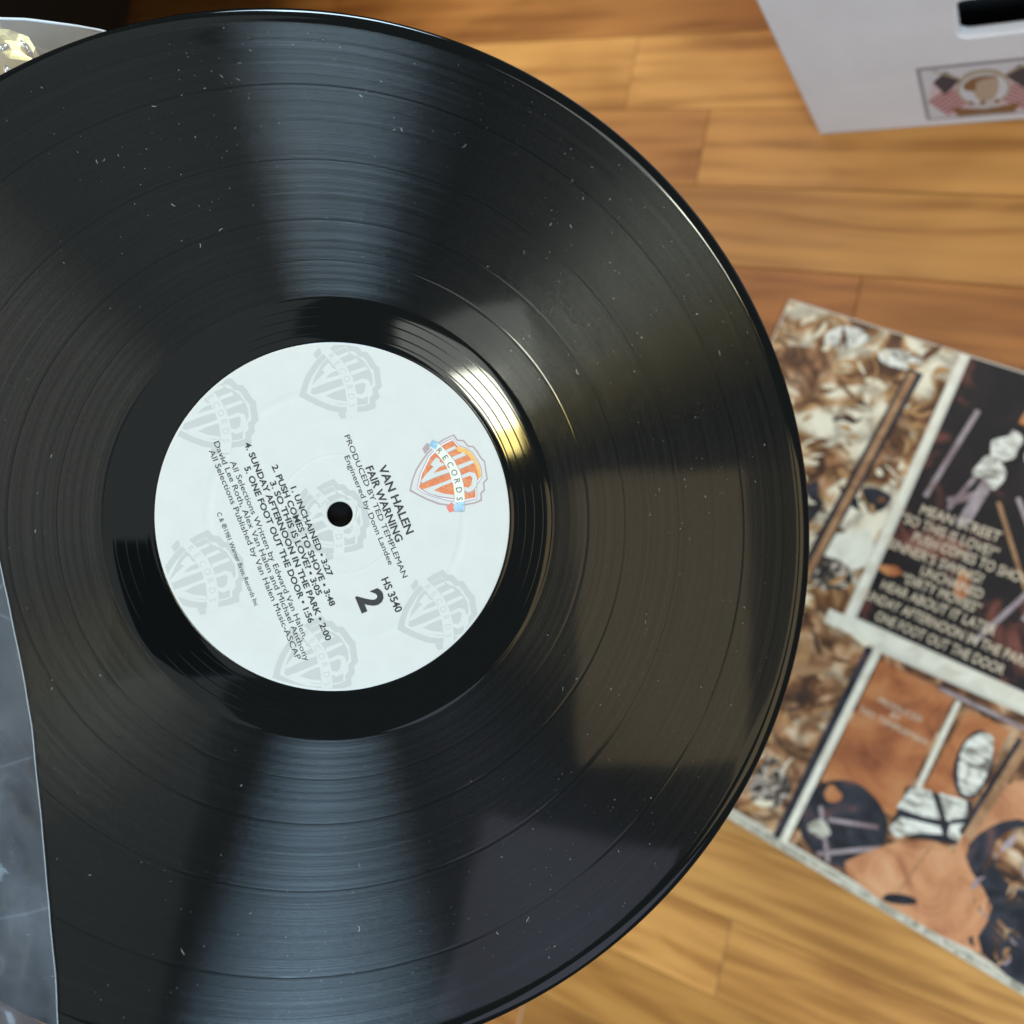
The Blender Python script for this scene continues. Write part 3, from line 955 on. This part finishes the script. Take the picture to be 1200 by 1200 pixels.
def plastic_mat(col, lo, hi):
    mt = bpy.data.materials.new('hazy_plastic')
    mt.use_nodes = True
    n = NT(mt)
    b = n.b
    tc = n.new('ShaderNodeTexCoord').outputs['Object']
    b.inputs['Base Color'].default_value = (*col, 1)
    b.inputs['Roughness'].default_value = .14
    b.inputs['Specular IOR Level'].default_value = .6
    n.set(b.inputs['Normal'], n.bump(n.noise(tc, 120, 4, .6, 1.0), .12, .0008))
    tr = n.new('ShaderNodeBsdfTransparent')
    tr.inputs[0].default_value = (.93, .95, .97, 1)
    mx = n.new('ShaderNodeMixShader')
    f = n.maprange(n.noise(tc, 35, 3, .6, .6), .3, .7, lo, hi)
    wrp = n.new('ShaderNodeVectorMath', operation='MULTIPLY_ADD')
    nzv = n.new('ShaderNodeTexNoise')
    n.set(nzv.inputs['Vector'], tc)
    nzv.inputs['Scale'].default_value = 30
    n.set(wrp.inputs[0], nzv.outputs['Color'])
    wrp.inputs[1].default_value = (.004, .004, .004)
    n.set(wrp.inputs[2], tc)
    vo = n.new('ShaderNodeTexVoronoi', feature='DISTANCE_TO_EDGE')
    n.set(vo.inputs['Vector'], wrp.outputs[0])
    vo.inputs['Scale'].default_value = 30
    crease = n.maprange(vo.outputs['Distance'], .0, .016, .20, 0, True)
    n.set(mx.inputs[0], n.math('ADD', f, n.math('MULTIPLY', crease, n.noise(tc, 60, 1))))
    n.t.links.new(tr.outputs[0], mx.inputs[1])
    n.t.links.new(b.outputs[0], mx.inputs[2])
    n.t.links.new(mx.outputs[0], n.n['Material Output'].inputs[0])
    return mt


M_PLAS = plastic_mat((.40, .43, .48), .06, .27)
M_PLAS2 = plastic_mat((.42, .38, .34), .38, .48)
M_EDGE = mat('plastic_edge', (.62, .66, .70), .3, .5)
front_edge = [(-97, -77), (-70, -79.5), (-45, -82.5), (-21.87, -85.92), (-11.7, -87.6), (-.51, -89.67), (10.65, -91.73), (21.61, -94.15), (32.27, -97.12), (45.08, -100.48),
              (57.64, -104.18), (70.12, -107.87), (82.63, -111.35), (94.77, -115.34), (112, -121), (135, -129), (150, -134), (190, -148), (220, -160)]


def resample(pts, n):
    P = [Vector(p) for p in pts]
    d = [0]
    for a, b in zip(P, P[1:]):
        d.append(d[-1] + (b - a).length)
    out = []
    j = 0
    for k in range(n):
        t = d[-1] * k / (n - 1)
        while j < len(P) - 2 and d[j + 1] < t:
            j += 1
        out.append(P[j].lerp(P[j + 1], (t - d[j]) / (d[j + 1] - d[j])))
    return out


def crinkle(x, y):
    p = Vector((x * .030, y * .050, 3.1)) + .35 * noise.noise_vector(Vector((x * .03, y * .03, .7)))
    q = 1.1 * noise.voronoi(p)[0][0] + .75 * noise.voronoi(p * 2.3 + Vector((5, 2, 1)))[0][0] + .10 * noise.voronoi(p * 5.0)[0][0]
    return q


def plastic_sheet(name, edge, direction, depth, z0, zs, amp, nu, nv, mt):
    E = resample(edge, nu)
    d = Vector(direction).normalized()
    bmx = bmesh.new()
    g_ = []
    for i, e in enumerate(E):
        row = []
        for j in range(nv):
            t = depth * j / (nv - 1)
            jag = .10 * noise.noise(Vector((i * .12, 1.7, 0))) if j == 0 else 0
            p = e + d * (t + jag)
            z = z0 + zs * t + amp * crinkle(p.x, p.y) * (.06 + .94 * min(1, t / 22))
            row.append(bmx.verts.new((p.x * MM, p.y * MM, z * MM)))
        g_.append(row)
    for i in range(nu - 1):
        for j in range(nv - 1):
            bmx.faces.new((g_[i][j], g_[i][j + 1], g_[i + 1][j + 1], g_[i + 1][j]))
    line = [r_[0].co.copy() for r_ in g_]
    o = from_bm(name, bmx, mt, slv, smooth=True)
    return o, line


def tube(name, line, rad, mt, parent):
    b = bmesh.new()
    prev = None
    for i, p in enumerate(line):
        t = (line[min(i + 1, len(line) - 1)] - line[max(i - 1, 0)]).normalized()
        s = t.cross(Vector((0, 0, 1))).normalized()
        u = s.cross(t)
        ring = [b.verts.new(p + s * rad * math.cos(a) + u * rad * math.sin(a)) for a in (0, PI / 2, PI, 1.5 * PI)]
        if prev:
            for k in range(4):
                b.faces.new((prev[k], ring[k], ring[(k + 1) % 4], prev[(k + 1) % 4]))
        prev = ring
    return from_bm(name, b, mt, parent, smooth=True)


fs, line = plastic_sheet('front_sheet', front_edge, (-.43, -.90), 150, .5, .02, 9.0, 300, 170, M_PLAS)
tube('sheet_edge', line, .00008, M_EDGE, fs)
back_edge = [(-178, -85), (-177, -62), (-175.65, -45.35), (-172.88, -34.39), (-170.94, -27.79), (-168.24, -21.39), (-165.5, -14.92), (-162.6, -8.92), (-156.55, -.44), (-140, 18)]
bs, line = plastic_sheet('back_sheet', back_edge, (.8, -.6), 110, -20, -.02, 1.2, 80, 60, M_PLAS2)
tube('sheet_edge', line, .0005, M_EDGE, bs)

# gold ornament glimpsed at the top left corner
orn_c = REC_C + RX * -.1660 + RY * -.0395 + RN * -.030
orn = thing('gold_ornament', 'small gold ornament with bright sparkling studs at the upper left rim of the record', 'ornament',
            frame(orn_c, RX, RY, RN))
M_GOLDM = mat('gold', (.62, .44, .16), .28, .5, Metallic=1.0)
M_STUD = mat('polished_stud', (.85, .86, .84), .12, .5, Metallic=1.0)
bm = bmesh.new()
bmesh.ops.create_icosphere(bm, subdivisions=3, radius=1)
for v in bm.verts:
    k = 1 + .10 * noise.noise(v.co * 3.1)
    v.co = Vector((v.co.x * .0115 * k, v.co.y * .0115 * k, v.co.z * .003 * k))
from_bm('body', bm, M_GOLDM, orn)
ro = random.Random(5)
for k in range(9):
    a = 2 * PI * k / 9 + .3
    rad = .0088 if k % 3 else .004
    bm = bmesh.new()
    bmesh.ops.create_icosphere(bm, subdivisions=2, radius=1)
    L = ro.uniform(.0011, .0028)
    for v in bm.verts:
        v.co = Vector((v.co.x * L, v.co.y * .0011, v.co.z * .0009))
    o = from_bm('stud', bm, M_STUD, orn, smooth=True)
    o.location = (rad * math.cos(a), rad * math.sin(a), .0026)
    o.rotation_euler = (ro.uniform(-.4, .4), ro.uniform(-.4, .4), ro.uniform(0, PI))

# ------------------------------------------------------------------ black furniture at the far left
fur = thing('black_bench', 'low black piece of furniture at the dark top left corner beyond the sleeve', 'furniture',
            Matrix.Translation((-.95, .55, 0)))
M_BLK = mat('black_lacquer', (.004, .0035, .003), .6, .15)
bm = bmesh.new()
add_box(bm, (-.40, -.65, .172), (.35, .95, .30), .004)
from_bm('seat', bm, M_BLK, fur)
bm = bmesh.new()
add_box(bm, (.05, .07, 0), (.62, .85, .62), .01)  # unseen block added to keep window light off the floor by the seat
from_bm('shade_block', bm, M_BLK, fur)
for sx in (-.36, .02):
    for sy in (-.60, -.10):
        bm = bmesh.new()
        add_box(bm, (sx, sy, 0), (sx + .05, sy + .05, .172), .003)
        from_bm('leg', bm, M_BLK, fur)

# ------------------------------------------------------------------ pale sheet peeking out at the bottom
pe = Vector((.94, -.342, 0))
pn = Vector((-.342, -.94, 0))
pap = bpy.data.meshes.new('paper_sleeve')
bm = bmesh.new()
add_box(bm, (-.20, 0, .0004), (.040, .16, .010), .003)
o = from_bm('paper_sleeve', bm, mat('pale_paper', (.66, .58, .60), .6, .3))
o.matrix_world = frame(Vector((-.2348, -.3707, 0)), pe, pn, pe.cross(pn))
o['label'] = 'pale pinkish paper sleeve on the floor, barely showing below the record\u2019s lower rim'
o['category'] = 'paper sleeve'
bpy.data.meshes.remove(pap)

# ------------------------------------------------------------------ black backing added behind the record so the spindle hole looks dark
bm = bmesh.new()
bmesh.ops.create_icosphere(bm, subdivisions=5, radius=1)
for v in bm.verts:
    d_ = 1 + .05 * noise.noise(v.co * 4.0) + .02 * noise.noise(v.co * 11)
    v.co = Vector((v.co.x * .085 * d_, v.co.y * .085 * d_, (v.co.z - 1) * .03 * d_ - .0045))
o = from_bm('hole_backing', bm, mat('backing_black', (.010, .010, .010), .95, .1), smooth=True)
o.matrix_world = frame(REC_C, RX, RY, RN)
o['label'] = 'black backing added behind the record to darken the centre hole'
o['category'] = 'cloth'

# ------------------------------------------------------------------ the phone taking the picture, mirrored dark in the vinyl
ph = thing('smartphone', 'black smartphone held above the record', 'phone', cam.matrix_world.copy())
bm = bmesh.new()
add_box(bm, (-.087, -.047, .004), (.058, .028, .012), .003)
from_bm('body', bm, mat('black_phone', (.012, .012, .026), .4, .4), ph)
